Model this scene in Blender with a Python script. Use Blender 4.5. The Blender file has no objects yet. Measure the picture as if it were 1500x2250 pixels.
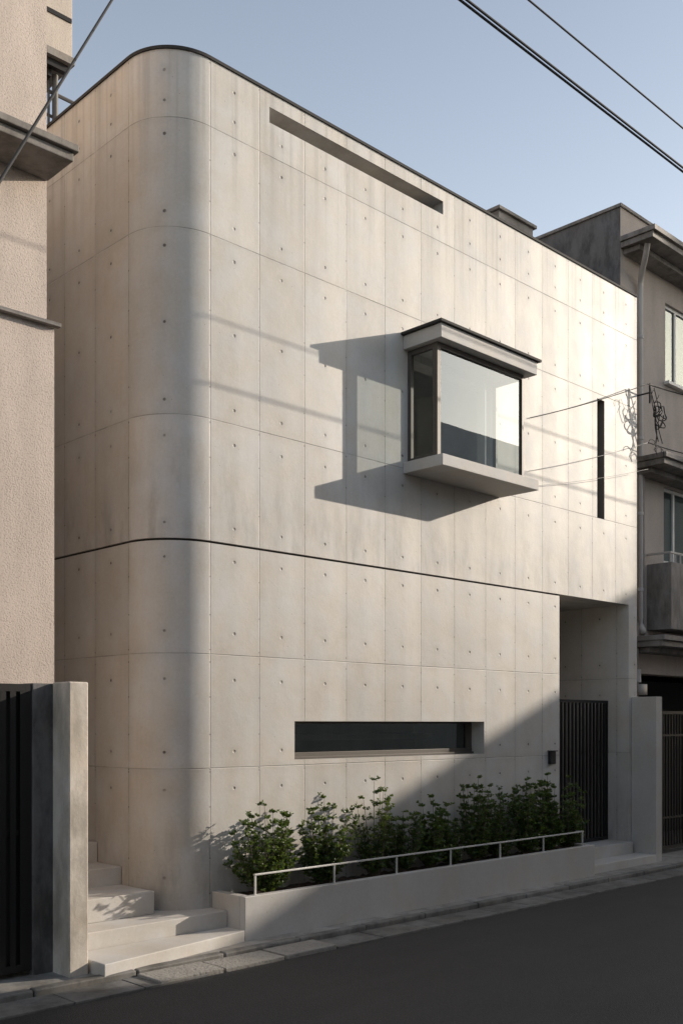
import bpy, math, random
from mathutils import Vector, Matrix
random.seed(7)
S = bpy.context.scene
COL = S.collection
W = 0.6165          # formwork panel width
R = 0.562           # rounded corner radius
L = 8.015           # facade length

# ------------------------------------------------------------ node helpers
class G:
    def __init__(s, name, world=None):
        if world: s.t = world.node_tree; s.mat = world
        else:
            s.mat = bpy.data.materials.new(name); s.mat.use_nodes = True; s.t = s.mat.node_tree
        s.t.nodes.clear()
    def put(s, sock, v):
        if hasattr(v, 'is_linked'): s.t.links.new(v, sock)
        elif isinstance(v, (tuple, list)) and len(v) == 3 and sock.type == 'RGBA': sock.default_value = (*v, 1)
        else: sock.default_value = v
    def n(s, typ, props=None, **inp):
        nd = s.t.nodes.new(typ)
        for k, v in (props or {}).items(): setattr(nd, k, v)
        for k, v in inp.items():
            key = k.replace('_', ' ')
            s.put(nd.inputs[key], v)
        return nd
    def m(s, op, a, b=None, c=None, clamp=False):
        nd = s.t.nodes.new('ShaderNodeMath'); nd.operation = op; nd.use_clamp = clamp
        s.put(nd.inputs[0], a)
        if b is not None: s.put(nd.inputs[1], b)
        if c is not None: s.put(nd.inputs[2], c)
        return nd.outputs[0]
    def mix(s, f, a, b):
        nd = s.t.nodes.new('ShaderNodeMix'); nd.data_type = 'RGBA'
        s.put(nd.inputs[0], f); s.put(nd.inputs[6], a); s.put(nd.inputs[7], b)
        return nd.outputs[2]
    def scale(s, col, f):
        nd = s.t.nodes.new('ShaderNodeVectorMath'); nd.operation = 'SCALE'
        s.put(nd.inputs[0], col if hasattr(col, 'is_linked') else tuple(col[:3])); s.put(nd.inputs['Scale'], f)
        return nd.outputs[0]
    def noise(s, vec, sc, det=4, rough=0.55):
        nd = s.n('ShaderNodeTexNoise', Scale=sc, Detail=det, Roughness=rough)
        s.t.links.new(vec, nd.inputs['Vector']); return nd.outputs[0]
    def maps(s, vec, scl):
        nd = s.n('ShaderNodeMapping'); s.t.links.new(vec, nd.inputs['Vector'])
        nd.inputs['Scale'].default_value = scl; return nd.outputs[0]
    def smooth(s, v, a, b, o0=0.0, o1=1.0):
        nd = s.t.nodes.new('ShaderNodeMapRange'); nd.interpolation_type = 'SMOOTHSTEP'
        s.put(nd.inputs[0], v); s.put(nd.inputs[1], a); s.put(nd.inputs[2], b); s.put(nd.inputs[3], o0); s.put(nd.inputs[4], o1)
        return nd.outputs[0]
    def out(s, shader):
        o = s.t.nodes.new('ShaderNodeOutputMaterial'); s.t.links.new(shader, o.inputs[0]); return s.mat

def concrete(name, base=(0.545, 0.505, 0.45), joints=False, streak=0.10, mott=0.25, rough=0.65, zj=(), zr=(), grime=0.0, bump=0.5):
    g = G(name); tc = g.n('ShaderNodeTexCoord'); P = tc.outputs['Object']; UV = tc.outputs['UV']
    n1 = g.noise(P, 0.7, 7, 0.6); n2 = g.noise(g.maps(P, (4, 4, 0.5)), 1.6, 6, 0.6); n3 = g.noise(P, 38, 4, 0.6)
    n4 = g.noise(P, 2.6, 6, 0.6)
    tone = g.m('ADD', 1.0, g.m('MULTIPLY', g.m('SUBTRACT', n1, 0.5), mott * 1.8))
    tone = g.m('ADD', tone, g.m('MULTIPLY', g.m('SUBTRACT', n2, 0.5), streak * 1.5))
    tone = g.m('ADD', tone, g.m('MULTIPLY', g.m('SUBTRACT', n3, 0.5), 0.20))
    tone = g.m('ADD', tone, g.m('MULTIPLY', g.m('SUBTRACT', n4, 0.5), mott * 1.4))
    # pin holes
    vo = g.n('ShaderNodeTexVoronoi', Scale=17.0); g.t.links.new(P, vo.inputs['Vector'])
    sep = g.n('ShaderNodeSeparateColor'); g.t.links.new(vo.outputs['Color'], sep.inputs[0])
    pin = g.m('MULTIPLY', g.smooth(vo.outputs['Distance'], 0.05, 0.11, 1, 0), g.m('GREATER_THAN', sep.outputs[0], 0.86))
    height = g.m('MULTIPLY', n3, 0.10)
    height = g.m('SUBTRACT', height, g.m('MULTIPLY', pin, 0.2))
    height = g.m('ADD', height, g.m('MULTIPLY', n4, 0.8))
    tone = g.m('MULTIPLY', tone, g.m('SUBTRACT', 1.0, g.m('MULTIPLY', pin, 0.35)))
    if joints:
        su = g.n('ShaderNodeSeparateXYZ'); g.t.links.new(UV, su.inputs[0]); s_, z_ = su.outputs[0], su.outputs[1]
        q = g.m('DIVIDE', s_, W)
        dj = g.m('MULTIPLY', g.m('ABSOLUTE', g.m('SUBTRACT', g.m('FRACT', g.m('ADD', q, 0.5)), 0.5)), W)
        dm = g.m('MULTIPLY', g.m('ABSOLUTE', g.m('SUBTRACT', g.m('FRACT', q), 0.48)), W)
        # the curved corner form is wider than its layout unit: keep the ties round
        dm = g.m('MULTIPLY', dm, g.m('ADD', 1.0, g.m('MULTIPLY', 0.43, g.m('MULTIPLY', g.m('LESS_THAN', s_, 0.0), g.m('GREATER_THAN', s_, -W)))))
        dz = 9.0; idx = 0.0
        for z in zj:
            dz = g.m('MINIMUM', g.m('ABSOLUTE', g.m('SUBTRACT', z_, z)), dz)
            idx = g.m('ADD', g.m('GREATER_THAN', z_, z), idx)
        rz = 9.0
        for z in zr: rz = g.m('MINIMUM', g.m('ABSOLUTE', g.m('SUBTRACT', z_, z)), rz)
        wob = g.m('MULTIPLY', g.m('SUBTRACT', g.noise(P, 9, 3), 0.5), 0.006)
        jl = g.smooth(g.m('ADD', g.m('MINIMUM', dj, dz), wob), 0.0015, 0.0070, 1, 0)
        jv = g.m('MULTIPLY', jl, g.smooth(g.noise(P, 2.3, 3), 0.3, 0.62, 0.15, 1.0))
        dist = g.m('SQRT', g.m('ADD', g.m('MULTIPLY', dm, dm), g.m('MULTIPLY', rz, rz)))
        dist = g.m('ADD', dist, g.m('MULTIPLY', g.m('SUBTRACT', g.noise(P, 11, 2), 0.5), 0.014))
        hole = g.smooth(dist, 0.008, 0.019, 1, 0)
        halo = g.smooth(dist, 0.02, 0.09, 1, 0)
        hn = g.smooth(g.noise(P, 3.7, 2), 0.35, 0.6, 0.45, 1.0)
        d2 = g.m('SQRT', g.m('ADD', g.m('MULTIPLY', dj, dj), g.m('MULTIPLY', g.m('ABSOLUTE', g.m('SUBTRACT', rz, 0.17)), g.m('ABSOLUTE', g.m('SUBTRACT', rz, 0.17)))))
        nail = g.smooth(d2, 0.006, 0.011, 1, 0)
        cv = g.n('ShaderNodeCombineXYZ'); g.put(cv.inputs[0], g.m('FLOOR', q)); g.put(cv.inputs[1], idx)
        wn = g.n('ShaderNodeTexWhiteNoise'); g.t.links.new(cv.outputs[0], wn.inputs['Vector'])
        tone = g.m('MULTIPLY', tone, g.m('ADD', 0.92, g.m('MULTIPLY', wn.outputs['Value'], 0.15)))
        edge = g.smooth(g.m('ADD', g.m('MINIMUM', dj, dz), g.m('MULTIPLY', g.m('SUBTRACT', n4, 0.5), 0.1)), 0.0, 0.09, 0.95, 1.0)
        tone = g.m('MULTIPLY', tone, edge)
        tone = g.m('MULTIPLY', tone, g.m('SUBTRACT', 1.0, g.m('MULTIPLY', jv, 0.38)))
        tone = g.m('MULTIPLY', tone, g.m('SUBTRACT', 1.0, g.m('MULTIPLY', g.m('MULTIPLY', hole, hn), 0.72)))
        tone = g.m('MULTIPLY', tone, g.m('SUBTRACT', 1.0, g.m('MULTIPLY', halo, 0.07)))
        tone = g.m('MULTIPLY', tone, g.m('SUBTRACT', 1.0, g.m('MULTIPLY', nail, 0.5)))
        # drips running down from the roof edge and from the storey joint
        dr = g.m('MULTIPLY', g.smooth(g.noise(g.maps(P, (7, 7, 0.15)), 1.5, 5), 0.45, 0.7), g.smooth(z_, 6.6, 8.6))
        tone = g.m('MULTIPLY', tone, g.m('SUBTRACT', 1.0, g.m('MULTIPLY', dr, 0.24)))
        dr2 = g.m('MULTIPLY', g.smooth(g.noise(g.maps(P, (3, 3, 0.8)), 1.6, 6, 0.65), 0.42, 0.7), g.m('MULTIPLY', g.smooth(z_, 5.3, 3.9), g.m('GREATER_THAN', z_, 3.87)))
        tone = g.m('MULTIPLY', tone, g.m('SUBTRACT', 1.0, g.m('MULTIPLY', dr2, 0.25)))
        dr3 = g.m('MULTIPLY', g.smooth(g.noise(g.maps(P, (3, 3, 1.0)), 2.0, 6, 0.65), 0.4, 0.7), g.smooth(z_, 1.6, 0.3))
        tone = g.m('MULTIPLY', tone, g.m('SUBTRACT', 1.0, g.m('MULTIPLY', dr3, 0.25)))
        height = g.m('SUBTRACT', height, g.m('MULTIPLY', jl, 0.35))
        height = g.m('SUBTRACT', height, g.m('MULTIPLY', hole, 1.4))
        bow = g.m('MULTIPLY', g.smooth(dj, 0.0, 0.3), 0.4)
        height = g.m('ADD', height, bow)
        height = g.m('ADD', height, g.m('MULTIPLY', wn.outputs['Value'], 0.3))
    if grime > 0:
        dk = g.smooth(g.noise(g.maps(P, (3, 3, 1.1)), 1.5, 7, 0.7), 0.38, 0.7)
        tone = g.m('MULTIPLY', tone, g.m('SUBTRACT', 1.0, g.m('MULTIPLY', dk, grime)))
    cold = (base[0] * 0.92, base[1] * 0.97, base[2] * 1.05)
    col = g.scale(g.mix(g.smooth(n4, 0.3, 0.7), base, cold), tone)
    bm = g.n('ShaderNodeBump', Strength=bump, Distance=0.012, Height=height)
    b = g.n('ShaderNodeBsdfPrincipled', Base_Color=col, Roughness=g.m('ADD', rough - .1, g.m('MULTIPLY', n4, 0.2)), Normal=bm.outputs[0])
    b.inputs['Specular IOR Level'].default_value = 0.36
    return g.out(b.outputs[0])

def stucco(name, base, sc=60, bump=0.5):
    g = G(name); tc = g.n('ShaderNodeTexCoord'); P = tc.outputs['Object']
    n1 = g.noise(P, sc, 3, 0.6); n2 = g.noise(P, 0.8, 6, 0.65); n3 = g.noise(g.maps(P, (3, 3, .8)), 1.5, 6)
    vo = g.n('ShaderNodeTexVoronoi', Scale=sc * 0.9); g.t.links.new(P, vo.inputs['Vector'])
    pit = g.smooth(vo.outputs['Distance'], 0.1, 0.45)
    h = g.m('ADD', g.smooth(n1, 0.38, 0.62), pit)
    tone = g.m('ADD', 0.66, g.m('MULTIPLY', n2, 0.28))
    tone = g.m('ADD', tone, g.m('MULTIPLY', g.m('SUBTRACT', n3, .5), 0.45))
    tone = g.m('ADD', tone, g.m('MULTIPLY', pit, 0.22))
    bm = g.n('ShaderNodeBump', Strength=bump, Distance=0.002, Height=h)
    b = g.n('ShaderNodeBsdfPrincipled', Base_Color=g.scale(base, tone), Roughness=0.9, Normal=bm.outputs[0])
    return g.out(b.outputs[0])

def plain(name, base, rough=0.6, metal=0.0, var=0.25, sc=6, bump=0.1):
    g = G(name); tc = g.n('ShaderNodeTexCoord'); P = tc.outputs['Object']
    n1 = g.noise(P, sc, 5, 0.6)
    tone = g.m('ADD', 1 - var / 2, g.m('MULTIPLY', n1, var))
    bm = g.n('ShaderNodeBump', Strength=bump, Distance=0.004, Height=g.noise(P, sc * 8, 3))
    b = g.n('ShaderNodeBsdfPrincipled', Base_Color=g.scale(base, tone), Roughness=rough, Metallic=metal, Normal=bm.outputs[0])
    return g.out(b.outputs[0])

def glass(name, refl=0.5, tint=(0.8, 0.86, 0.84), gcol=(0.9, 0.95, 0.95)):
    g = G(name); ge = g.n('ShaderNodeNewGeometry')
    dt = g.t.nodes.new('ShaderNodeVectorMath'); dt.operation = 'DOT_PRODUCT'
    g.t.links.new(ge.outputs['Incoming'], dt.inputs[0]); g.t.links.new(ge.outputs['True Normal'], dt.inputs[1])
    fr = g.m('POWER', g.m('SUBTRACT', 1.0, g.m('ABSOLUTE', dt.outputs['Value'])), 5.0)
    f = g.m('ADD', refl, g.m('MULTIPLY', fr, 1 - refl), clamp=True)
    tr = g.n('ShaderNodeBsdfTransparent', Color=tint)
    P = g.n('ShaderNodeTexCoord').outputs['Object']
    bm = g.n('ShaderNodeBump', Strength=0.03, Distance=0.02, Height=g.noise(P, 1.0, 1))
    gl = g.n('ShaderNodeBsdfGlossy', Roughness=0.01, Color=gcol, Normal=bm.outputs[0])
    mx = g.n('ShaderNodeMixShader'); g.put(mx.inputs[0], f)
    g.t.links.new(tr.outputs[0], mx.inputs[1]); g.t.links.new(gl.outputs[0], mx.inputs[2])
    return g.out(mx.outputs[0])

def asphalt():
    g = G('asphalt'); P = g.n('ShaderNodeTexCoord').outputs['Object']
    n1 = g.noise(P, 90, 3, 0.7); n2 = g.noise(P, 0.5, 6, 0.6); n3 = g.noise(g.maps(P, (0.3, 2.0, 1)), 1.5, 5)
    vo = g.n('ShaderNodeTexVoronoi', Scale=110.0); g.t.links.new(P, vo.inputs['Vector'])
    tone = g.m('ADD', 0.3, g.m('MULTIPLY', n2, 0.7)); tone = g.m('ADD', tone, g.m('MULTIPLY', n1, 0.6))
    tone = g.m('ADD', tone, g.m('MULTIPLY', g.m('SUBTRACT', n3, 0.5), 0.7))
    spk = g.m('GREATER_THAN', g.noise(P, 80, 1), 0.64)
    tone = g.m('ADD', tone, g.m('MULTIPLY', spk, 1.3))
    bm = g.n('ShaderNodeBump', Strength=0.8, Distance=0.006, Height=vo.outputs['Distance'])
    b = g.n('ShaderNodeBsdfPrincipled', Base_Color=g.scale((0.028, 0.026, 0.026), tone), Roughness=g.m('ADD', 0.55, g.m('MULTIPLY', n2, 0.3)), Normal=bm.outputs[0])
    return g.out(b.outputs[0])

def leafmat():
    g = G('leaf'); P = g.n('ShaderNodeTexCoord').outputs['Object']
    wn = g.noise(P, 13, 2)
    c = g.mix(g.smooth(wn, 0.35, 0.65), (0.028, 0.066, 0.020), (0.105, 0.155, 0.035))
    b = g.n('ShaderNodeBsdfPrincipled', Base_Color=c, Roughness=0.38)
    b.inputs['Specular IOR Level'].default_value = 0.5
    tl = g.n('ShaderNodeBsdfTranslucent', Color=(0.15, 0.22, 0.03))
    mx = g.n('ShaderNodeMixShader'); mx.inputs[0].default_value = 0.28
    g.t.links.new(b.outputs[0], mx.inputs[1]); g.t.links.new(tl.outputs[0], mx.inputs[2])
    return g.out(mx.outputs[0])

ZJ = (1.666, 2.777, 5.066, 6.86, 7.91)
ZR = (8.36, 8.07, 7.75, 7.01, 6.68, 5.95, 5.205, 4.86, 4.03, 3.70, 2.99, 2.53, 1.825, 1.46, 0.62)
M_CON = concrete('board_formed_concrete', joints=True, zj=ZJ, zr=ZR, bump=0.55, mott=0.3, rough=0.55)
M_CONP = concrete('smooth_concrete', base=(0.49, 0.455, 0.41))
M_STEP = concrete('step_concrete', base=(0.57, 0.53, 0.475), mott=0.3)
M_PIER = concrete('weathered_concrete', base=(0.66, 0.575, 0.47), grime=0.4, mott=0.5, bump=1.2)
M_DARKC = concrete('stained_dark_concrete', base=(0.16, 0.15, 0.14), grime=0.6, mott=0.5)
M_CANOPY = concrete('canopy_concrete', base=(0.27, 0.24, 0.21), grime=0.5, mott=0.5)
M_PINK = stucco('pink_stucco', (0.55, 0.465, 0.405), bump=0.45, sc=60)
M_TAUPE = stucco('taupe_stucco', (0.46, 0.395, 0.345), sc=60, bump=0.4)
M_BEIGE = stucco('beige_render', (0.50, 0.44, 0.38), sc=40, bump=0.4)
M_PALE = stucco('pale_render', (0.80, 0.77, 0.72), sc=40, bump=0.4)
M_METAL = plain('dark_bronze_metal', (0.035, 0.032, 0.030), 0.4, 0.6)
M_CAP = plain('dark_flashing', (0.03, 0.028, 0.027), 0.85, 0.0)
M_FRAME = plain('bronze_window_frame', (0.085, 0.073, 0.063), 0.5, 0.2)
M_SLIT = plain('shade_dark_slit_reveal', (0.16, 0.145, 0.13), 0.7, 0.0)  # slit reveal coloured darker to stand for its shade
M_BLACK = plain('black_metal', (0.018, 0.018, 0.018), 0.45, 0.3)
M_STEEL = plain('galvanised_steel', (0.66, 0.65, 0.63), 0.45, 0.4)
M_WHITE = plain('white_frame', (0.66, 0.65, 0.62), 0.4)
M_PIPE = plain('grey_plastic_pipe', (0.46, 0.43, 0.40), 0.5)
M_WIRE = plain('black_cable', (0.012, 0.012, 0.013), 0.8)
M_WIREL = plain('pale_cable', (0.30, 0.29, 0.28), 0.5)
M_ROOM = plain('room_plaster', (0.70, 0.67, 0.62), 0.9)
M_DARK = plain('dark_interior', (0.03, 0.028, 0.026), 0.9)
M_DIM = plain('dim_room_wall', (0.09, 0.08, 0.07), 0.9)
M_SOIL = plain('soil', (0.05, 0.034, 0.024), 0.95, 0, 0.9, 20, 1.0)
M_BARK = plain('bark', (0.10, 0.075, 0.05), 0.8)
M_CURT = plain('curtain', (0.45, 0.46, 0.46), 0.9)
M_GLASS = glass('clear_reflective_glass', 0.42, (0.92, 0.97, 0.97), (0.42, 0.465, 0.50))
M_GLASSN = glass('old_window_glass', 0.25, (0.85, 0.88, 0.86), (0.30, 0.34, 0.36))
M_GLASSD = glass('dim_glass', 0.08, (0.6, 0.62, 0.6))
M_GLASSS = glass('side_glass', 0.06, (0.94, 0.97, 0.96))
M_ASPH = asphalt(); M_LEAF = leafmat()
M_GUT = concrete('gutter_concrete', base=(0.19, 0.178, 0.16), mott=0.8, grime=0.5, bump=1.2)
M_SLAB = stucco('granite_slab', (0.28, 0.265, 0.24), sc=30, bump=1.0)
M_PAVE = concrete('pavement_concrete', base=(0.33, 0.305, 0.27), mott=0.6, grime=0.4, bump=1.0)
M_GROUND = plain('ground_earth', (0.12, 0.11, 0.10), 0.95)

# ------------------------------------------------------------ mesh helpers
class MB:
    def __init__(s): s.v = []; s.f = []; s.uv = []; s.mi = []
    def quad(s, pts, uvs=None, mi=0):
        b = len(s.v); s.v += [tuple(p) for p in pts]; s.f.append(tuple(range(b, b + len(pts))))
        s.uv.append(uvs or [(0.15, 4.4)] * len(pts)); s.mi.append(mi)
    def box(s, x0, x1, y0, y1, z0, z1, mi=0):
        b = len(s.v)
        s.v += [(x, y, z) for x in (x0, x1) for y in (y0, y1) for z in (z0, z1)]
        for f in ((0, 1, 3, 2), (4, 6, 7, 5), (0, 4, 5, 1), (2, 3, 7, 6), (0, 2, 6, 4), (1, 5, 7, 3)):
            s.f.append(tuple(b + i for i in f)); s.uv.append([(0.15, 4.4)] * 4); s.mi.append(mi)
    def prism(s, poly, z0, z1, mi=0):
        n = len(poly); b = len(s.v)
        s.v += [(x, y, z0) for x, y in poly] + [(x, y, z1) for x, y in poly]
        s.f.append(tuple(b + i for i in reversed(range(n)))); s.f.append(tuple(b + n + i for i in range(n)))
        for i in range(n):
            j = (i + 1) % n; s.f.append((b + i, b + j, b + n + j, b + n + i))
        for f in s.f[-(n + 2):]: s.uv.append([(0.15, 4.4)] * len(f)); s.mi.append(mi)
    def tube(s, pts, r, seg=8, mi=0):
        pts = [Vector(p) for p in pts]; rings = []
        for i, p in enumerate(pts):
            d = (pts[min(i + 1, len(pts) - 1)] - pts[max(i - 1, 0)]).normalized()
            up = Vector((0, 0, 1)) if abs(d.z) < 0.9 else Vector((1, 0, 0))
            a = d.cross(up).normalized(); c = d.cross(a).normalized()
            rr = r(i / (len(pts) - 1)) if callable(r) else r
            b = len(s.v)
            s.v += [tuple(p + (a * math.cos(k * 2 * math.pi / seg) + c * math.sin(k * 2 * math.pi / seg)) * rr) for k in range(seg)]
            rings.append(b)
        for i in range(len(rings) - 1):
            for k in range(seg):
                k2 = (k + 1) % seg
                s.f.append((rings[i] + k, rings[i] + k2, rings[i + 1] + k2, rings[i + 1] + k)); s.uv.append([(0.15, 4.4)] * 4); s.mi.append(mi)
        for b in (rings[0], rings[-1]):
            s.f.append(tuple(b + k for k in range(seg))); s.uv.append([(0.15, 4.4)] * seg); s.mi.append(mi)
    def obj(s, name, mats, parent=None, smooth=False, bevel=0, label=None, cat=None, kind=None, weld=False):
        me = bpy.data.meshes.new(name); me.from_pydata(s.v, [], s.f)
        uvl = me.uv_layers.new(name='UVMap'); k = 0
        for u in s.uv:
            for c in u: uvl.data[k].uv = c; k += 1
        if not isinstance(mats, (list, tuple)): mats = [mats]
        for m in mats: me.materials.append(m)
        me.polygons.foreach_set('material_index', s.mi)
        me.polygons.foreach_set('use_smooth', [smooth] * len(s.f)); me.update()
        o = bpy.data.objects.new(name, me); COL.objects.link(o)
        if parent:
            o.parent = parent
            if parent.type == 'EMPTY': o.matrix_parent_inverse = Matrix.Translation(-Vector(parent.location))
        if bevel:
            md = o.modifiers.new('bevel', 'BEVEL'); md.width = bevel; md.segments = 2; md.limit_method = 'ANGLE'
        if label: o['label'] = label
        if cat: o['category'] = cat
        if kind: o['kind'] = kind
        return o

def thing(name, loc, label, cat, group=None):
    e = bpy.data.objects.new(name, None); e.location = loc; e.empty_display_size = 0.3; COL.objects.link(e)
    e['label'] = label; e['category'] = cat
    if group: e['group'] = group
    return e
def boxes(name, lst, mats, **k):
    m = MB()
    for b in lst: m.box(*b)
    return m.obj(name, mats, **k)

# ------------------------------------------------------------ main concrete house
house = thing('concrete_house', (4, 3, 0), 'board-formed concrete house with rounded corner and projecting glass bay window', 'house')
def path(s, off=0.0):
    if s <= -W: return (-R - off, R + (-s - W))
    if s < 0:
        a = -s / W * math.pi / 2; return (-(R + off) * math.sin(a), R - (R + off) * math.cos(a))
    return (s, -off)
def sbreaks(extra, s1):
    b = set([-7.0, -5, -3, -2, -1.4, -W, 0.0, s1] + [e for e in extra if e < s1])
    for i in range(1, 28): b.add(-W * i / 28)
    for x in range(1, int(s1) + 1):
        b.add(float(x))
    return sorted(b)
def curved_wall(s1, z0, z1, holes):
    m = MB(); sb = sbreaks([h[0] for h in holes] + [h[1] for h in holes], s1)
    zb = sorted(set([z0, z1] + [h[2] for h in holes] + [h[3] for h in holes]))
    idx = {}
    for i, s in enumerate(sb):
        for j, z in enumerate(zb):
            x, y = path(s); idx[i, j] = len(m.v); m.v.append((x, y, z))
    for i in range(len(sb) - 1):
        for j in range(len(zb) - 1):
            sm, zm = (sb[i] + sb[i + 1]) / 2, (zb[j] + zb[j + 1]) / 2
            if any(h[0] < sm < h[1] and h[2] < zm < h[3] for h in holes): continue
            m.f.append((idx[i, j], idx[i + 1, j], idx[i + 1, j + 1], idx[i, j + 1]))
            m.uv.append([(sb[i], zb[j]), (sb[i + 1], zb[j]), (sb[i + 1], zb[j + 1]), (sb[i], zb[j + 1])]); m.mi.append(0)
    return m
def reveal(h, D, name, mat, back=False):
    m = MB(); x0, x1, z0, z1 = h
    m.quad([(x0, 0, z0), (x0, D, z0), (x0, D, z1), (x0, 0, z1)])
    m.quad([(x1, 0, z0), (x1, 0, z1), (x1, D, z1), (x1, D, z0)])
    m.quad([(x0, 0, z1), (x0, D, z1), (x1, D, z1), (x1, 0, z1)])
    m.quad([(x0, 0, z0), (x1, 0, z0), (x1, D, z0), (x0, D, z0)])
    if back: m.quad([(x0, D, z0), (x1, D, z0), (x1, D, z1), (x0, D, z1)])
    return m.obj(name, mat, house)
GZ0, GZ1 = 3.858, 3.882
H_SLOT = (0.752, 3.49, 8.255, 8.415); H_SLIT = (6.909, 7.103, 5.07, 6.79); H_BAY = (2.93, 4.42, 5.2, 6.36)
m = curved_wall(L, GZ1, 8.57, [H_SLOT, H_SLIT, H_BAY])
up = m.obj('upper_wall', M_CON, house, smooth=True)
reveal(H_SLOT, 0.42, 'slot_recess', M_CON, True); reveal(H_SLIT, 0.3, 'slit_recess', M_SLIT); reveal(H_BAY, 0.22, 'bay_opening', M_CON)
m = MB()
m.quad([(L, 0, GZ1), (L, 6.9, GZ1), (L, 6.9, 8.57), (L, 0, 8.57)], [(0, GZ1), (6.9, GZ1), (6.9, 8.57), (0, 8.57)])
m.quad([(-R, 6.9, 0), (-R, 6.9, 8.57), (L, 6.9, 8.57), (L, 6.9, 0)], [(0, 0), (0, 8.57), (8.5, 8.57), (8.5, 0)])
m.quad([(5.954, 0, GZ1), (L, 0, GZ1), (L, 6.9, GZ1), (5.954, 6.9, GZ1)], [(5.954, .1), (L, .1), (L, 2), (5.954, 2)])
m.obj('rear_wall', M_CON, house)
H_LOW = (1.094, 4.289, 1.72, 2.125)
m = curved_wall(5.954, 0.0, GZ0, [H_LOW])
m.obj('lower_wall', M_CON, house, smooth=True)
reveal(H_LOW, 0.26, 'window_recess', M_CON)
m = MB()
sb = sbreaks([], 5.954)
for a, b in zip(sb[:-1], sb[1:]):
    o0, o1, i0, i1 = path(a), path(b), path(a, -0.03), path(b, -0.03)
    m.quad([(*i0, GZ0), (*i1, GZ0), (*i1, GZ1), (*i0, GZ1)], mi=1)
    m.quad([(*o0, GZ0), (*o1, GZ0), (*i1, GZ0), (*i0, GZ0)])
    m.quad([(*o0, GZ1), (*i0, GZ1), (*i1, GZ1), (*o1, GZ1)])
m.obj('storey_groove', [M_CON, M_DARK], house)  # groove back is coloured near-black in place of its shade
m = MB()
m.quad([(5.954, 0, 0), (5.954, 1.9, 0), (5.954, 1.9, GZ1), (5.954, 0, GZ1)], [(0, 0), (1.9, 0), (1.9, GZ1), (0, GZ1)])
m.quad([(5.954, 1.9, 0), (7.776, 1.9, 0), (7.776, 1.9, GZ1), (5.954, 1.9, GZ1)], [(5.954, 0), (7.776, 0), (7.776, GZ1), (5.954, GZ1)])
m.quad([(7.776, 1.9, 0), (7.776, 0, 0), (7.776, 0, GZ1), (7.776, 1.9, GZ1)], [(1.7, 0), (-.2, 0), (-.2, GZ1), (1.7, GZ1)])
m.quad([(7.776, 0, 0), (L, 0, 0), (L, 0, GZ1), (7.776, 0, GZ1)], [(.12, 0), (.36, 0), (.36, GZ1), (.12, GZ1)])
m.quad([(L, 0, 0), (L, 6.9, 0), (L, 6.9, GZ1), (L, 0, GZ1)], [(0, 0), (6.9, 0), (6.9, GZ1), (0, GZ1)])
m.obj('entrance_recess_wall', M_CON, house)
# roof
m = MB(); ps = [path(s, -0.2) for s in sbreaks([], L - 0.2)] + [(L - .2, 6.7)]
m.prism([(x, min(y, 6.7)) for x, y in ps], 8.45, 8.50)
roof = m.obj('roof', M_CANOPY, house)
m = MB(); sb = sbreaks([], L)
for a, b in zip(sb[:-1], sb[1:]):
    e = 0.016
    o0, o1, i0, i1 = path(a, e), path(b, e), path(a, -0.22), path(b, -0.22)
    m.quad([(*o0, 8.56), (*o1, 8.56), (*o1, 8.59), (*o0, 8.59)]); m.quad([(*o0, 8.59), (*o1, 8.59), (*i1, 8.59), (*i0, 8.59)])
    m.quad([(*o0, 8.56), (*i0, 8.572), (*i1, 8.572), (*o1, 8.56)]); m.quad([(*i0, 8.45), (*i0, 8.59), (*i1, 8.59), (*i1, 8.45)])
m.box(L - .22, L + .016, -.012, 6.9, 8.573, 8.594)
m.obj('parapet_cap', M_CAP, roof)
boxes('roof_vent', [(5.91, 6.75, 1.0, 1.45, 8.5, 9.52), (5.87, 6.80, .96, 1.49, 9.521, 9.57)], M_CANOPY, parent=roof, bevel=.006)

# bay window
bay = MB()
bay.box(2.775, 4.615, -.575, -0.002, 6.44, 6.60)
bayo = bay.obj('bay_window', M_CONP, house, bevel=.006, label='projecting square glass bay with a concrete slab roof and sill')
boxes('bay_roof_cap', [(2.735, 4.66, -.61, -.002, 6.603, 6.632)], M_CAP, parent=bayo)
boxes('bay_sill', [(2.77, 4.612, -.60, -.002, 5.0, 5.13)], M_CONP, parent=bayo, bevel=.006)
x0, x1, yf, z0, z1 = 2.85, 4.50, -.455, 5.132, 6.438
fr = [(x0, x0 + .06, yf, yf + .075, z0, z1), (x1 - .04, x1, yf, yf + .05, z0, z1),
      (x0 + .061, x1 - .041, yf + .003, yf + .048, z0, z0 + .045), (x0 + .061, x1 - .041, yf + .003, yf + .048, z1 - .06, z1),
      (x0 + .003, x0 + .046, yf + .076, -.052, z0, z0 + .05), (x0 + .003, x0 + .046, yf + .076, -.052, z1 - .06, z1),
      (x0, x0 + .05, -.051, -.003, z0, z1), (x1 - .037, x1 - .003, yf + .051, -.052, z0, z0 + .05), (x1 - .037, x1 - .003, yf + .051, -.052, z1 - .06, z1),
      (x1 - .04, x1, -.051, -.003, z0, z1)]
boxes('bay_frame', fr, M_FRAME, parent=bayo, bevel=.003)
m = MB(); m.quad([(x0 + .055, yf + .025, z0 + .04), (x1 - .035, yf + .025, z0 + .04), (x1 - .035, yf + .025, z1 - .055), (x0 + .055, yf + .025, z1 - .055)])
m.obj('front_pane', M_GLASS, bayo)
m = MB(); m.quad([(x0 + .025, yf + .07, z0 + .045), (x0 + .025, yf + .07, z1 - .055), (x0 + .025, -.045, z1 - .055), (x0 + .025, -.045, z0 + .045)])
m.obj('side_pane', M_GLASSS, bayo)
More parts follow.
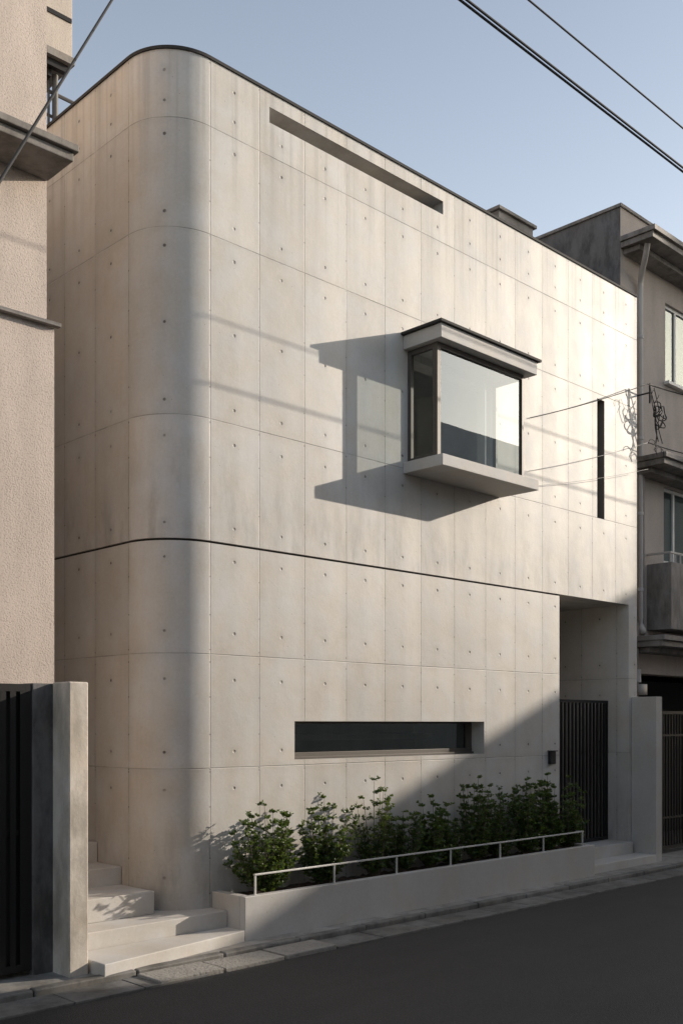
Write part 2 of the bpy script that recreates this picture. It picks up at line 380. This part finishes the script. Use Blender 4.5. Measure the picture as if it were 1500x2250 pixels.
m = MB(); m.quad([(x1 - .02, yf + .05, z0 + .045), (x1 - .02, yf + .05, z1 - .055), (x1 - .02, -.045, z1 - .055), (x1 - .02, -.045, z0 + .045)])
m.obj('side_pane', M_GLASSS, bayo)
m = MB(); a = (1.2, 5.6, .23, 3.2, 5.1, 7.0)
X0, X1, Y0, Y1, Z0, Z1 = a
m.quad([(X0, Y1, Z0), (X1, Y1, Z0), (X1, Y1, Z1), (X0, Y1, Z1)]); m.quad([(X0, Y0, Z0), (X1, Y0, Z0), (X1, Y1, Z0), (X0, Y1, Z0)])
m.quad([(X0, Y0, Z1), (X1, Y0, Z1), (X1, Y1, Z1), (X0, Y1, Z1)]); m.quad([(X0, Y0, Z0), (X0, Y1, Z0), (X0, Y1, Z1), (X0, Y0, Z1)])
m.quad([(X1, Y0, Z0), (X1, Y1, Z0), (X1, Y1, Z1), (X1, Y0, Z1)])
m.obj('room_interior', M_ROOM, house)
boxes('curtain_edge', [(4.05, 4.07, -.20, -.18, 5.14, 6.43)], M_CURT, parent=bayo)
# lower slit window
sw = boxes('slit_window', [(1.096, 4.287, .195, .255, 1.722, 1.79), (4.19, 4.287, .2, .25, 1.791, 2.123), (1.096, 4.189, .2, .25, 2.10, 2.123),
      (1.096, 4.287, .165, .194, 1.722, 1.745)], M_FRAME, parent=house, bevel=.003)
boxes('pane', [(1.10, 4.2, .226, .230, 1.78, 2.11)], M_GLASSD, parent=sw)
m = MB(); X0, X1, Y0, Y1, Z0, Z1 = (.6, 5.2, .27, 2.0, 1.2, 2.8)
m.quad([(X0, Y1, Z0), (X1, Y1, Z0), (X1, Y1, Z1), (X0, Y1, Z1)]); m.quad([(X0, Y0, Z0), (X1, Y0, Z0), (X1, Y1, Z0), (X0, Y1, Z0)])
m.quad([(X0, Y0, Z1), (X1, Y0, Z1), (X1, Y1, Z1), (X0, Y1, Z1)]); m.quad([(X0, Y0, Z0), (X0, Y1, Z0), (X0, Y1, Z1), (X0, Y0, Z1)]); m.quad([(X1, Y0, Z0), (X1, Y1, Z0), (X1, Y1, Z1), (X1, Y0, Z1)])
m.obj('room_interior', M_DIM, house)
boxes('counter', [(1.2, 4.4, .95, 1.35, 1.9, 1.97)], M_CONP, parent=house)
ts = boxes('tall_slit_window', [(6.912, 6.94, .24, .29, 5.073, 6.787), (7.072, 7.10, .24, .29, 5.073, 6.787), (6.941, 7.071, .24, .29, 5.073, 5.10), (6.941, 7.071, .24, .29, 6.76, 6.787)], M_METAL, parent=house)
boxes('pane', [(6.93, 7.08, .262, .266, 5.09, 6.77)], M_DARK, parent=ts)
# gate
gl = [(5.962, 6.0, .345, .385, .34, 2.45), (7.735, 7.77, .345, .385, .34, 2.45), (6.001, 7.734, .345, .385, .34, .39), (6.001, 7.734, .345, .385, 2.41, 2.45)]
x = 6.06
while x < 7.70: gl.append((x, x + .03, .35, .38, .391, 2.409)); x += .095
gate = boxes('entrance_gate', gl, M_BLACK, parent=house)
boxes('handle', [(6.10, 6.12, .30, .344, 1.25, 1.5)], M_METAL, parent=gate)
ic = boxes('intercom', [(5.68, 5.80, -.052, -.002, 1.55, 1.72)], M_BLACK, parent=house, bevel=.008)
boxes('intercom_hood', [(5.67, 5.81, -.075, -.002, 1.722, 1.735), (5.715, 5.765, -.056, -.053, 1.64, 1.68)], M_METAL, parent=ic)

# steps
m = MB()
m.prism([(-1.655, -.80), (0.015, -.515), (0.015, -.26), (-1.655, -.26)], .0, .16)
m.box(-1.675, .016, -.25, .56, .0, .31)
for i, (y, z) in enumerate([(.1, .525), (.68, .70), (1.12, .905), (1.56, 1.1), (2.0, 1.29), (2.44, 1.48)]):
    m.box(-1.675 + .001 * i, -.567 - .001 * i if i else -.575, y, y + .6 if i < 5 else 6.5, .31 if i == 0 else .2, z)
m.obj('entrance_steps', M_STEP, bevel=.008, label='pale concrete steps climbing the passage beside the rounded house corner', cat='steps')
boxes('entrance_landing', [(6.04, 7.84, -.42, -.08, 0, .17), (6.04, 7.77, -.079, 1.8, 0, .335)], M_STEP, bevel=.008, label='two low concrete steps at the recessed gated entrance', cat='steps')
boxes('entrance_pier', [(7.85, 8.024, -.41, -.003, 0, 2.5)], M_CONP, bevel=.008, label='short smooth concrete wall beside the recessed entrance', cat='wall')

# planter
pl = thing('planter', (3, -.3, 0), 'long low concrete planter box filled with dark soil', 'planter')
boxes('planter_box', [(.02, 6.03, -.51, -.43, 0, .47), (.02, .12, -.429, -.003, 0, .47), (5.95, 6.03, -.429, -.003, 0, .47)], M_CONP, parent=pl, bevel=.008)
m = MB(); nx, ny = 120, 9
for i in range(nx + 1):
    for j in range(ny + 1):
        m.v.append((.11 + 5.85 * i / nx, -.44 + .437 * j / ny, .415 + random.uniform(-.014, .016)))
for i in range(nx):
    for j in range(ny):
        b = i * (ny + 1) + j; m.f.append((b, b + ny + 1, b + ny + 2, b + 1)); m.uv.append([(0, 0)] * 4); m.mi.append(0)
m.obj('soil', M_SOIL, pl)
rl = thing('planter_rail', (3, -.47, .47), 'thin galvanised steel rail on posts along the planter edge', 'railing')
boxes('rail_bar', [(.16, 5.80, -.488, -.462, .655, .671), (5.775, 5.80, -.461, -.03, .655, .671)], M_STEEL, parent=rl, bevel=.002)
for x in (.165, 1.205, 2.14, 3.05, 3.98, 4.88, 5.775):
    m = MB(); m.box(x, x + .018, -.482, -.468, .472, .654); m.box(x - .012, x + .028, -.492, -.458, .4705, .476)
    m.obj('rail_post', M_STEEL, rl)
# shrubs
def shrub(cx, cy, ztop, wid, n, lab, seed, dens=1.0):
    rnd = random.Random(seed)
    e = thing('shrub', (cx, cy, .42), lab, 'shrub', 'shrubs in the planter'); st = MB(); lf = MB(); H = ztop - .42
    big = rnd.uniform(.8, 1.15)
    def leaf(p, d, ln):
        ln *= big
        d = d.normalized(); side = d.cross(Vector((rnd.uniform(-1, 1), rnd.uniform(-1, 1), rnd.uniform(.3, 1)))).normalized()
        nrm = d.cross(side); w = ln * rnd.uniform(.26, .36)
        base = p; tip = p + d * ln - Vector((0, 0, ln * .15)); mid = p + d * ln * .5
        a = mid + side * w + nrm * w * .35; b = mid - side * w + nrm * w * .35
        lf.quad([base, a, tip]); lf.quad([base, tip, b])
    n = int(n * 1.6)
    for k in range(n):
        ang = rnd.uniform(0, 2 * math.pi); hh = H * (rnd.uniform(.3, .9) if k else 1.0)
        sp = wid * (rnd.uniform(.2, 1.05) if k else .12)
        if k == 1 or k == 2: hh = H * .88; sp = wid * .4
        b0 = Vector((cx + rnd.uniform(-.04, .04), cy + rnd.uniform(-.04, .04), .42))
        tip = Vector((cx + math.cos(ang) * sp, cy + math.sin(ang) * sp * .62, .42 + hh))
        tip.y = max(min(tip.y, -.04), -.52)
        ctl = b0.lerp(tip, .45) + Vector((math.cos(ang) * sp * .35, math.sin(ang) * sp * .15, -.02))
        pts = []
        for i in range(9):
            t = i / 8; pts.append(b0 * (1 - t) ** 2 + ctl * 2 * t * (1 - t) + tip * t * t + Vector((rnd.uniform(-.006, .006), rnd.uniform(-.006, .006), 0)))
        st.tube(pts, lambda t: .006 * (1 - t) + .0018, 5)
        for i in range(1, 9):
            for q in range(3 if i < 7 else 2):
                p = pts[i]; a2 = rnd.uniform(0, 2 * math.pi); tl = rnd.uniform(.04, .14) * (1.25 - .08 * i)
                d = Vector((math.cos(a2), math.sin(a2) * .8, rnd.uniform(.2, 1.1))).normalized()
                pe = p + d * tl; pe.y = min(pe.y, -.02)
                st.tube([p, p.lerp(pe, .5) + Vector((0, 0, .006)), pe], .0017, 4)
                for c in range(int(11 * dens)):
                    t = rnd.uniform(.1, 1.05); lp = p.lerp(pe, t); a3 = rnd.uniform(0, 2 * math.pi)
                    ld = Vector((math.cos(a3), math.sin(a3), rnd.uniform(-.25, .9))) * .8 + d * .5
                    leaf(lp, ld, rnd.uniform(.026, .050))
        for c in range(6):
            a3 = rnd.uniform(0, 6.28); leaf(pts[-1], Vector((math.cos(a3) * .6, math.sin(a3) * .6, rnd.uniform(.3, 1.2))), rnd.uniform(.033, .052))
    st.obj('stems', M_BARK, e); lf.obj('foliage', M_LEAF, e)
SH = [(.50, -.27, 1.29, .46, 20, 'bushy sunlit evergreen shrub at the end of the planter', 1.15),
      (1.29, -.25, 1.32, .40, 17, 'dense evergreen shrub in the planter beside a lit wall', 1.15),
      (2.04, -.24, 1.48, .31, 11, 'tall open shrub with a thin upright leading shoot', 1.0),
      (2.52, -.22, 1.10, .30, 11, 'low dark shrub between taller neighbours', 1.0),
      (2.98, -.24, 1.24, .30, 11, 'small open shrub with upright shoots', 1.0),
      (3.36, -.22, 1.0, .28, 10, 'low dark shrub between taller neighbours', 1.0),
      (3.80, -.25, 1.44, .34, 15, 'upright dark green shrub in shade', 1.1),
      (4.30, -.23, 1.27, .36, 16, 'rounded dark green shrub in shade', 1.1),
      (4.80, -.25, 1.37, .36, 17, 'dense dark green shrub in shade', 1.15),
      (5.30, -.24, 1.42, .34, 17, 'tall dense shrub near the entrance gate', 1.15),
      (5.74, -.27, 1.37, .33, 15, 'shrub leaning over the end of the planter', 1.1)]
for i, a in enumerate(SH): shrub(a[0], a[1], a[2], a[3], a[4], a[5], 11 + i, a[6])

# ------------------------------------------------------------ pink neighbour
nb = thing('stucco_house', (-4, 3, 0), 'pinkish pebble-dash stucco house with a weathered concrete canopy', 'house')
boxes('lower_wall', [(-7.5, -1.70, -.07, 7, 0, 5.47)], M_PINK, parent=nb)
boxes('upper_wall', [(-7.5, -1.77, -.069, 7, 5.47, 12.5)], M_PINK, parent=nb)
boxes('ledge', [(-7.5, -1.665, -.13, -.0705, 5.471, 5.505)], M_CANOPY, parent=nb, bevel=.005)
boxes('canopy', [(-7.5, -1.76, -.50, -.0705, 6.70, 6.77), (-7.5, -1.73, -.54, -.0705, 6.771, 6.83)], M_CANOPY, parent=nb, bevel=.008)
gl = [(-3.6, -3.55, -.32, -.28, .1, 2.42), (-2.09, -2.04, -.32, -.28, .1, 2.42), (-3.549, -2.091, -.32, -.28, .1, .16), (-3.549, -2.091, -.32, -.28, 2.36, 2.42), (-3.549, -2.091, -.31, -.29, 1.2, 1.24)]
x = -3.5
while x < -2.12: gl.append((x, x + .05, -.325, -.318, .161, 2.359)); x += .085
boxes('gate', gl, M_BLACK, parent=nb)
boxes('gate_backing', [(-3.6, -2.04, -.25, -.24, .1, 2.4)], M_DARK, parent=nb)
boxes('gate_pier', [(-1.86, -1.682, -.60, -.33, 0, 2.44)], M_PIER, bevel=.012, label='weathered concrete gate pier beside the steps', cat='pier')
boxes('garden_wall', [(-2.035, -1.70, -.329, -.075, 0, 2.43)], M_DARKC, bevel=.008, label='short stained concrete wall between gate and pier', cat='wall')

# ------------------------------------------------------------ right neighbour
rn = thing('apartment_building', (12, 4, 0), 'old taupe rendered apartment block with concrete eaves and balcony', 'building')
def flat_wall(m, xa, xb, za, zb, y, holes, mi=0):
    xs = sorted(set([xa, xb] + [h[0] for h in holes] + [h[1] for h in holes])); zs = sorted(set([za, zb] + [h[2] for h in holes] + [h[3] for h in holes]))
    for i in range(len(xs) - 1):
        for j in range(len(zs) - 1):
            a, b = (xs[i] + xs[i + 1]) / 2, (zs[j] + zs[j + 1]) / 2
            if any(h[0] < a < h[1] and h[2] < b < h[3] for h in holes): continue
            m.quad([(xs[i], y, zs[j]), (xs[i + 1], y, zs[j]), (xs[i + 1], y, zs[j + 1]), (xs[i], y, zs[j + 1])], mi=mi)
    for h in holes:
        D = .16
        m.quad([(h[0], y, h[2]), (h[0], y + D, h[2]), (h[0], y + D, h[3]), (h[0], y, h[3])], mi=mi); m.quad([(h[1], y, h[2]), (h[1], y, h[3]), (h[1], y + D, h[3]), (h[1], y + D, h[2])], mi=mi)
        m.quad([(h[0], y, h[3]), (h[0], y + D, h[3]), (h[1], y + D, h[3]), (h[1], y, h[3])], mi=mi); m.quad([(h[0], y, h[2]), (h[1], y, h[2]), (h[1], y + D, h[2]), (h[0], y + D, h[2])], mi=mi)
NY = .39
wins = [(9.6, 11.2, 7.75, 9.05), (9.55, 11.2, 4.75, 6.0), (12.2, 13.6, 7.75, 9.05), (12.2, 13.6, 4.75, 6.0)]
m = MB(); flat_wall(m, 8.2, 16, 3.3, 10.14, NY, wins)
m.quad([(16, NY, 0), (16, 9, 0), (16, 9, 10.14), (16, NY, 10.14)]); m.quad([(8.2, 9, 0), (8.2, 9, 10.14), (16, 9, 10.14), (16, 9, 0)])
m.quad([(8.2, NY, 10.1), (16, NY, 10.1), (16, 9, 10.1), (8.2, 9, 10.1)])
m.obj('front_wall', M_TAUPE, rn)
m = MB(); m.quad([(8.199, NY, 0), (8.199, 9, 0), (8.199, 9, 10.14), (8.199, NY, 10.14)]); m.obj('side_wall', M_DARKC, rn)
boxes('parapet_cap', [(8.17, 16.03, NY - .03, NY + .15, 10.142, 10.19), (8.17, 8.35, NY + .151, 9, 10.142, 10.19)], M_CANOPY, parent=rn)
for (z, xa) in ((9.50, 8.2), (6.12, 8.55), (3.30, 8.5)):
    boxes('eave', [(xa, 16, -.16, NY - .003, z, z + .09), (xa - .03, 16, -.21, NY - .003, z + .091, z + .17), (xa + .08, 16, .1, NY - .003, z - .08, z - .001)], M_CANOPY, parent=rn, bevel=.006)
for h in wins:
    a, b, c, d = h; y = NY + .05
    wf = boxes('window', [(a, a + .05, y, y + .05, c, d), (b - .05, b, y, y + .05, c, d), (a + .051, b - .051, y, y + .05, c, c + .05), (a + .051, b - .051, y, y + .05, d - .05, d),
               (a + .40, a + .45, y, y + .045, c + .051, d - .051)], M_WHITE, parent=rn)
    boxes('pane', [(a + .04, b - .04, y + .025, y + .028, c + .04, d - .04)], M_GLASSN, parent=wf)
    boxes('curtain', [(a, b, y + .055, y + .065, c, d)], M_CURT, parent=wf)
    boxes('sill', [(a - .05, b + .05, NY - .09, NY - .003, c - .06, c - .01)], M_WHITE, parent=wf)
# balcony
bl = boxes('balcony', [(9.0, 12, -.04, .03, 3.60, 4.66), (9.0, 9.07, .031, NY - .003, 3.60, 4.66), (9.071, 12, .031, NY - .003, 3.6, 3.7)], M_CANOPY, parent=rn, bevel=.006)
m = MB(); m.box(8.99, 12, -.03, 0, 4.80, 4.83); m.box(8.99, 9.03, .001, NY, 4.80, 4.83)
for i in range(18): m.box(9.005 + i * .16, 9.025 + i * .16, -.025, -.005, 4.661, 4.799)
m.obj('balcony_rail', M_PIPE, bl)
boxes('ground_floor_wall', [(8.2, 8.62, NY, NY + .3, 0, 3.3), (8.62, 16, NY, NY + .3, 2.9, 3.299)], M_TAUPE, parent=rn)
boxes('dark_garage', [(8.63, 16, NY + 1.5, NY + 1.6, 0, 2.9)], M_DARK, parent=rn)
gl = [(8.75, 8.80, .0, .04, .12, 2.3), (8.801, 11.9, .0, .04, .12, .17), (8.801, 11.9, .0, .04, 2.25, 2.3), (8.801, 11.9, .0, .04, .6, .63), (8.801, 11.9, .0, .04, 1.9, 1.93)]
x = 8.84
while x < 11.9: gl.append((x, x + .022, .008, .032, .171, 2.249)); x += .09
boxes('iron_gate', gl, M_BLACK, parent=rn)
m = MB()
m.tube([(8.30, -.02, 9.47), (8.33, .02, 9.36), (8.42, .10, 9.28), (8.60, .26, 9.16), (8.68, .32, 9.05), (8.69, .33, 8.9), (8.69, .33, 3.75), (8.66, .28, 3.62), (8.60, .22, 3.52)], .045, 12)
for z in (8.2, 6.6, 5.4, 4.2): m.tube([(8.69, .33, z), (8.69, .33, z + .05)], .055, 10)
m.tube([(8.80, .34, 6.1), (8.80, .34, 3.3)], .022, 8)
m.tube([(8.52, .30, 3.28), (8.52, .30, 0.2)], .04, 10); m.tube([(8.52, .30, 2.75), (8.52, .30, 2.95)], .075, 10)
m.box(8.50, 8.68, .2, .32, 2.55, 2.72)
m.obj('drainpipe', M_PIPE, rn, smooth=True)

# ------------------------------------------------------------ background block behind
bb = thing('rear_apartment_block', (-1, 9, 0), 'beige rendered apartment block with an overhanging balcony behind the houses', 'building')
boxes('wall', [(-6, -.9, 8.5, 14, 0, 17)], M_BEIGE, parent=bb)
b2 = boxes('balcony', [(-4, 2.45, 6.95, 8.49, 12.90, 14.05)], M_BEIGE, parent=bb, bevel=.01)
boxes('balcony_slab', [(-4, 2.48, 6.92, 8.49, 12.78, 12.899)], M_CANOPY, parent=b2)
boxes('bracket', [(-.5, 2.40, 7.0, 7.1, 12.66, 12.779), (2.10, 2.16, 7.1, 8.4, 12.55, 12.77), (-4, 2.43, 6.93, 6.949, 13.45, 13.52)], M_METAL, parent=b2)
m = MB(); m.tube([(-4, 6.96, 14.5), (2.4, 6.96, 14.5), (2.42, 7.1, 14.5), (2.42, 8.4, 14.5)], .03, 8)
for x in (-1, 0, 1, 1.9, 2.4): m.tube([(x, 6.97, 14.05), (x, 6.97, 14.5)], .02, 6)
m.obj('balcony_rail', M_METAL, b2)
m = MB(); m.tube([(2.28, 7.2, 8), (2.28, 7.2, 12.66)], .05, 10); m.tube([(2.19, 7.25, 8), (2.19, 7.25, 12.66)], .022, 8); m.tube([(-.8, 7.25, 12.45), (2.85, 7.25, 12.38)], .03, 6); m.tube([(-.8, 7.25, 12.0), (2.3, 7.25, 12.0)], .025, 6); m.tube([(2.85, 7.25, 8), (2.85, 7.25, 12.4)], .025, 6)
m.obj('support_post', plain('weathered_post', (.10, .095, .09), .6), bb)

# ------------------------------------------------------------ opposite side of the street
def block(name, poly, h, mat, lab, winrow=None):
    e = thing(name, (poly[0][0], poly[0][1], 0), lab, 'building')
    m = MB(); m.prism(poly, 0, h); m.obj('wall', mat, e)
    if winrow:
        xa, xb, y = winrow; z = 1.0
        while z + 1.6 < h:
            x = xa + .8
            while x + 1.5 < xb:
                fr = boxes('window', [(x, x + 1.5, y, y + .05, z, z + 1.2)], M_CANOPY, parent=e); x += 3.0
            z += 2.9
    m = MB(); cx = sum(p[0] for p in poly) / len(poly); cy = sum(p[1] for p in poly) / len(poly)
    m.prism([(cx + (x - cx) * .985, cy + (y - cy) * .985) for x, y in poly], h + .002, h + .03); m.obj('roof', M_CANOPY, e)
    return e
block('opposite_house', [(-12, -9.2), (-12, -16), (8.8, -16), (8.8, -9.2)], 6.7, M_BEIGE, 'low beige house row facing the street', (-11, 8, -9.199))
block('opposite_building', [(9, -9.2), (9, -16), (17.5, -16), (17.5, -9.2)], 9.5, M_PALE, 'pale rendered three-storey building facing the street')
block('opposite_house', [(17.7, -9.2), (17.7, -16), (31.5, -16), (31.5, -9.2)], 6.7, M_PINK, 'low stucco houses further along the street', (18, 31, -9.199))
e = block('corner_building', [(32.43, -11), (34.40, -21), (37, -21), (33.7, -11)], 12, M_BEIGE, 'narrow beige corner building along the street')
m = MB(); m.box(32.87, 33.84, -10.995, -10.64, 0, 13.02); m.obj('wedge_shadow_blocker', M_BEIGE, e)  # unseen block added to cast the wedge shadow at the facade's right edge
block('added_shade_tower', [(33.85, -11), (43.1, -15), (60, -15), (60, -11)], 24, M_TAUPE, 'tall unseen taupe block added to shade the apartment building')  # unseen, added; footprint cut along the sun direction to shade the apartment building

# ------------------------------------------------------------ ground
def sheet(name, x0, x1, y0, y1, z, mat):
    m = MB(); m.quad([(x0, y0, z), (x1, y0, z), (x1, y1, z), (x0, y1, z)]); return m.obj(name, mat, kind='structure')
sheet('ground', -400, 400, -400, 400, -.02, M_GROUND)
sheet('road', -60, 120, -8.4, -1.16, 0, M_ASPH)
boxes('pavement', [(-60, -1.66, -.70, 7, -.01, .055), (-1.66, 8.1, -.70, 0.2, -.01, .055), (8.1, 120, -.70, .39, -.01, .055), (-60, 120, -9.2, -8.4, -.01, .1)], M_PAVE, kind='structure', bevel=.005)
m = MB(); x = -20.3; rk = random.Random(3)
while x < 40:
    w = .9 + rk.uniform(-.02, .02); j = rk.uniform(-.004, .004)
    m.box(x, x + w - .014, -.80 + j, -.702, -.01, .068 + j); x += w
m.obj('kerb', M_GUT, kind='structure', bevel=.014)
m = MB(); x = -20.1
while x < -1.45: m.box(x, x + .61, -1.158, -.806, -.01, .018 + rk.uniform(-.003, .003)); x += .62
x = .62
while x < 40: m.box(x, x + .61, -1.158, -.806, -.01, .018 + rk.uniform(-.003, .003)); x += .62
m.obj('gutter', M_GUT, kind='structure', bevel=.004)
m = MB()
for (a, b, dz) in ((-1.36, -.72, .006), (-.70, -.04, -.002), (-.02, .60, .004)): m.box(a, b, -1.15, -.812, -.01, .034 + dz)
m.obj('paving_slabs', M_SLAB, kind='structure', bevel=.008)

# ------------------------------------------------------------ overhead cables
def wire(name, a, b, sag, r, mat, lab, n=24, parent=None, multi=((0, 0, 0),)):
    m = MB(); a = Vector(a); b = Vector(b)
    for o in multi:
        pts = []
        for i in range(n + 1):
            t = i / n; p = a.lerp(b, t) + Vector(o); p.z -= sag * 4 * t * (1 - t); pts.append(p)
        m.tube(pts, r, 6)
    return m.obj(name, mat, parent, smooth=True, label=lab, cat='cable')
wire('overhead_cable', (-30, -2.91, 7.95), (45, -2.91, 7.95), .12, .011, M_WIRE, 'pair of black overhead cables above the street', 60, multi=((0, 0, 0), (0, .022, -.018)))
wire('overhead_cable', (-30, -2.79, 8.5), (45, -2.79, 8.5), .12, .009, M_WIRE, 'thin black overhead cable above the street', 60)
d = Vector((1.54, 1.29, 2.46)); p0 = Vector((-3.30, -2.37, 5.27))
wire('service_cable', p0 - d * 1.9, p0 + d * 1.9, .0, .010, M_WIRE, 'black service cable dropping steeply past the stucco house', 12)
wire('service_cable', (5.25, -.02, 6.16), (8.05, -.16, 7.22), .03, .007, M_WIRE, 'thin black cable strung along the concrete facade')
wire('service_cable', (8.05, -.16, 7.22), (12.5, -.4, 7.75), .1, .011, M_WIRE, 'thin black cable running to the apartment block')
wire('service_cable', (5.22, -.02, 5.45), (8.1, -.14, 6.35), .03, .0035, M_WIREL, 'thin cable slung low along the concrete facade')
wire('service_cable', (5.24, -.02, 5.25), (8.1, -.14, 5.95), .03, .003, M_WIREL, 'pale thin cable slung low along the concrete facade')
wire('service_cable', (8.1, -.14, 6.35), (12, -.3, 6.7), .1, .008, M_WIRE, 'thin black cable running to the apartment block')
m = MB(); rw = random.Random(21)
m.box(8.12, 8.14, -.16, -.14, 6.95, 7.25); m.box(8.12, 8.14, -.139, .385, 7.1, 7.12)
for k in range(7):
    cx = 8.30 + rw.uniform(-.06, .16); cz = 6.80 + rw.uniform(-.10, .12); rr = rw.uniform(.07, .12); pts = []
    ph = rw.uniform(0, 6); el = rw.uniform(.8, 1.1); tl = rw.uniform(-.4, .4)
    for i in range(20):
        a = ph + i / 19 * 5.2
        pts.append((cx + math.cos(a) * rr + tl * math.sin(a) * rr, -.19 + .03 * math.sin(a * 1.7 + k), cz + math.sin(a) * rr * el))
    m.tube(pts, .0085, 5)
for k in range(4):
    ax = 8.13 + .06 * k; bx = ax + rw.uniform(-.1, .25); ph = rw.uniform(0, 6); pts = []
    for i in range(20):
        t = i / 19; pts.append((ax + (bx - ax) * t + .06 * math.sin(t * 7 + ph), -.17, 7.17 - t * rw.uniform(.80, .81) - .06 * math.sin(t * math.pi * 2 + ph)))
    m.tube(pts, .0065, 5)
for k in range(3):
    cx = 8.25 + rw.uniform(-.1, .2); cz = 6.3 + rw.uniform(-.06, .08); rr = rw.uniform(.05, .09); pts = []; ph = rw.uniform(0, 6)
    for i in range(16):
        a = ph + i / 15 * 4.4; pts.append((cx + math.cos(a) * rr * 1.5, -.18, cz + math.sin(a) * rr))
    m.tube(pts, .006, 5)
m.obj('cable_bracket', M_WIRE, label='wall bracket with tangled black coiled cables', cat='cable bracket')
m = MB()
for k in range(3):
    cx = 7.62 + rw.uniform(-.12, .15); cz = rw.uniform(6.7, 6.95); rr = rw.uniform(.06, .12); ph = rw.uniform(0, 6); pts = []
    for i in range(20):
        a = ph + i / 19 * 4.4; pts.append((cx + math.cos(a) * rr, -.03 + .01 * math.sin(a * 2), cz + math.sin(a) * rr * 1.4))
    m.tube(pts, .0035, 5)
m.obj('cable_loops', M_WIREL, label='loose pale cable loops hanging against the concrete facade', cat='cable')

# ------------------------------------------------------------ light, sky, camera
sd = Vector((1.4, -.6, .5)).normalized()
sun = bpy.data.lights.new('sun', 'SUN'); sun.energy = 5.0; sun.angle = math.radians(.42); sun.color = (1.0, .885, .745)
so = bpy.data.objects.new('sun', sun); so.rotation_euler = (-sd).to_track_quat('-Z', 'Y').to_euler(); so.location = (10, -10, 20); COL.objects.link(so)
w = bpy.data.worlds.new('World'); S.world = w; w.use_nodes = True
g = G('w', world=w)
sk = g.n('ShaderNodeTexSky'); sk.sky_type = 'NISHITA'; sk.sun_disc = False
sk.sun_elevation = math.asin(sd.z); sk.sun_rotation = math.atan2(sd.x, sd.y); sk.air_density = 1.0; sk.dust_density = 2.0; sk.ozone_density = 1.5
tc = g.n('ShaderNodeTexCoord'); sx = g.n('ShaderNodeSeparateXYZ'); g.t.links.new(tc.outputs['Generated'], sx.inputs[0])
hz = g.smooth(sx.outputs[2], 0.15, 0.68, 1.9, 0.7)      # thin high haze, denser towards the horizon
haze = g.scale((1.78, 1.76, 1.66), hz)
ad = g.t.nodes.new('ShaderNodeVectorMath'); ad.operation = 'ADD'; g.put(ad.inputs[0], sk.outputs[0]); g.put(ad.inputs[1], haze)
bg = g.n('ShaderNodeBackground', Strength=0.14); g.t.links.new(ad.outputs[0], bg.inputs[0])
o = g.t.nodes.new('ShaderNodeOutputWorld'); g.t.links.new(bg.outputs[0], o.inputs[0])
cd = bpy.data.cameras.new('camera'); cam = bpy.data.objects.new('camera', cd); COL.objects.link(cam); S.camera = cam
cam.location = (-6.056, -8.059, 2.10); cam.rotation_euler = (math.radians(90), 0, -math.atan2(.697, .717))
cd.sensor_fit = 'VERTICAL'; cd.sensor_height = 36; cd.sensor_width = 24; cd.lens = 36.14; cd.shift_y = 465 / 2250; cd.clip_end = 2000; cd.clip_start = .05
S.view_settings.view_transform = 'Standard'; S.view_settings.look = 'None'; S.view_settings.exposure = 0
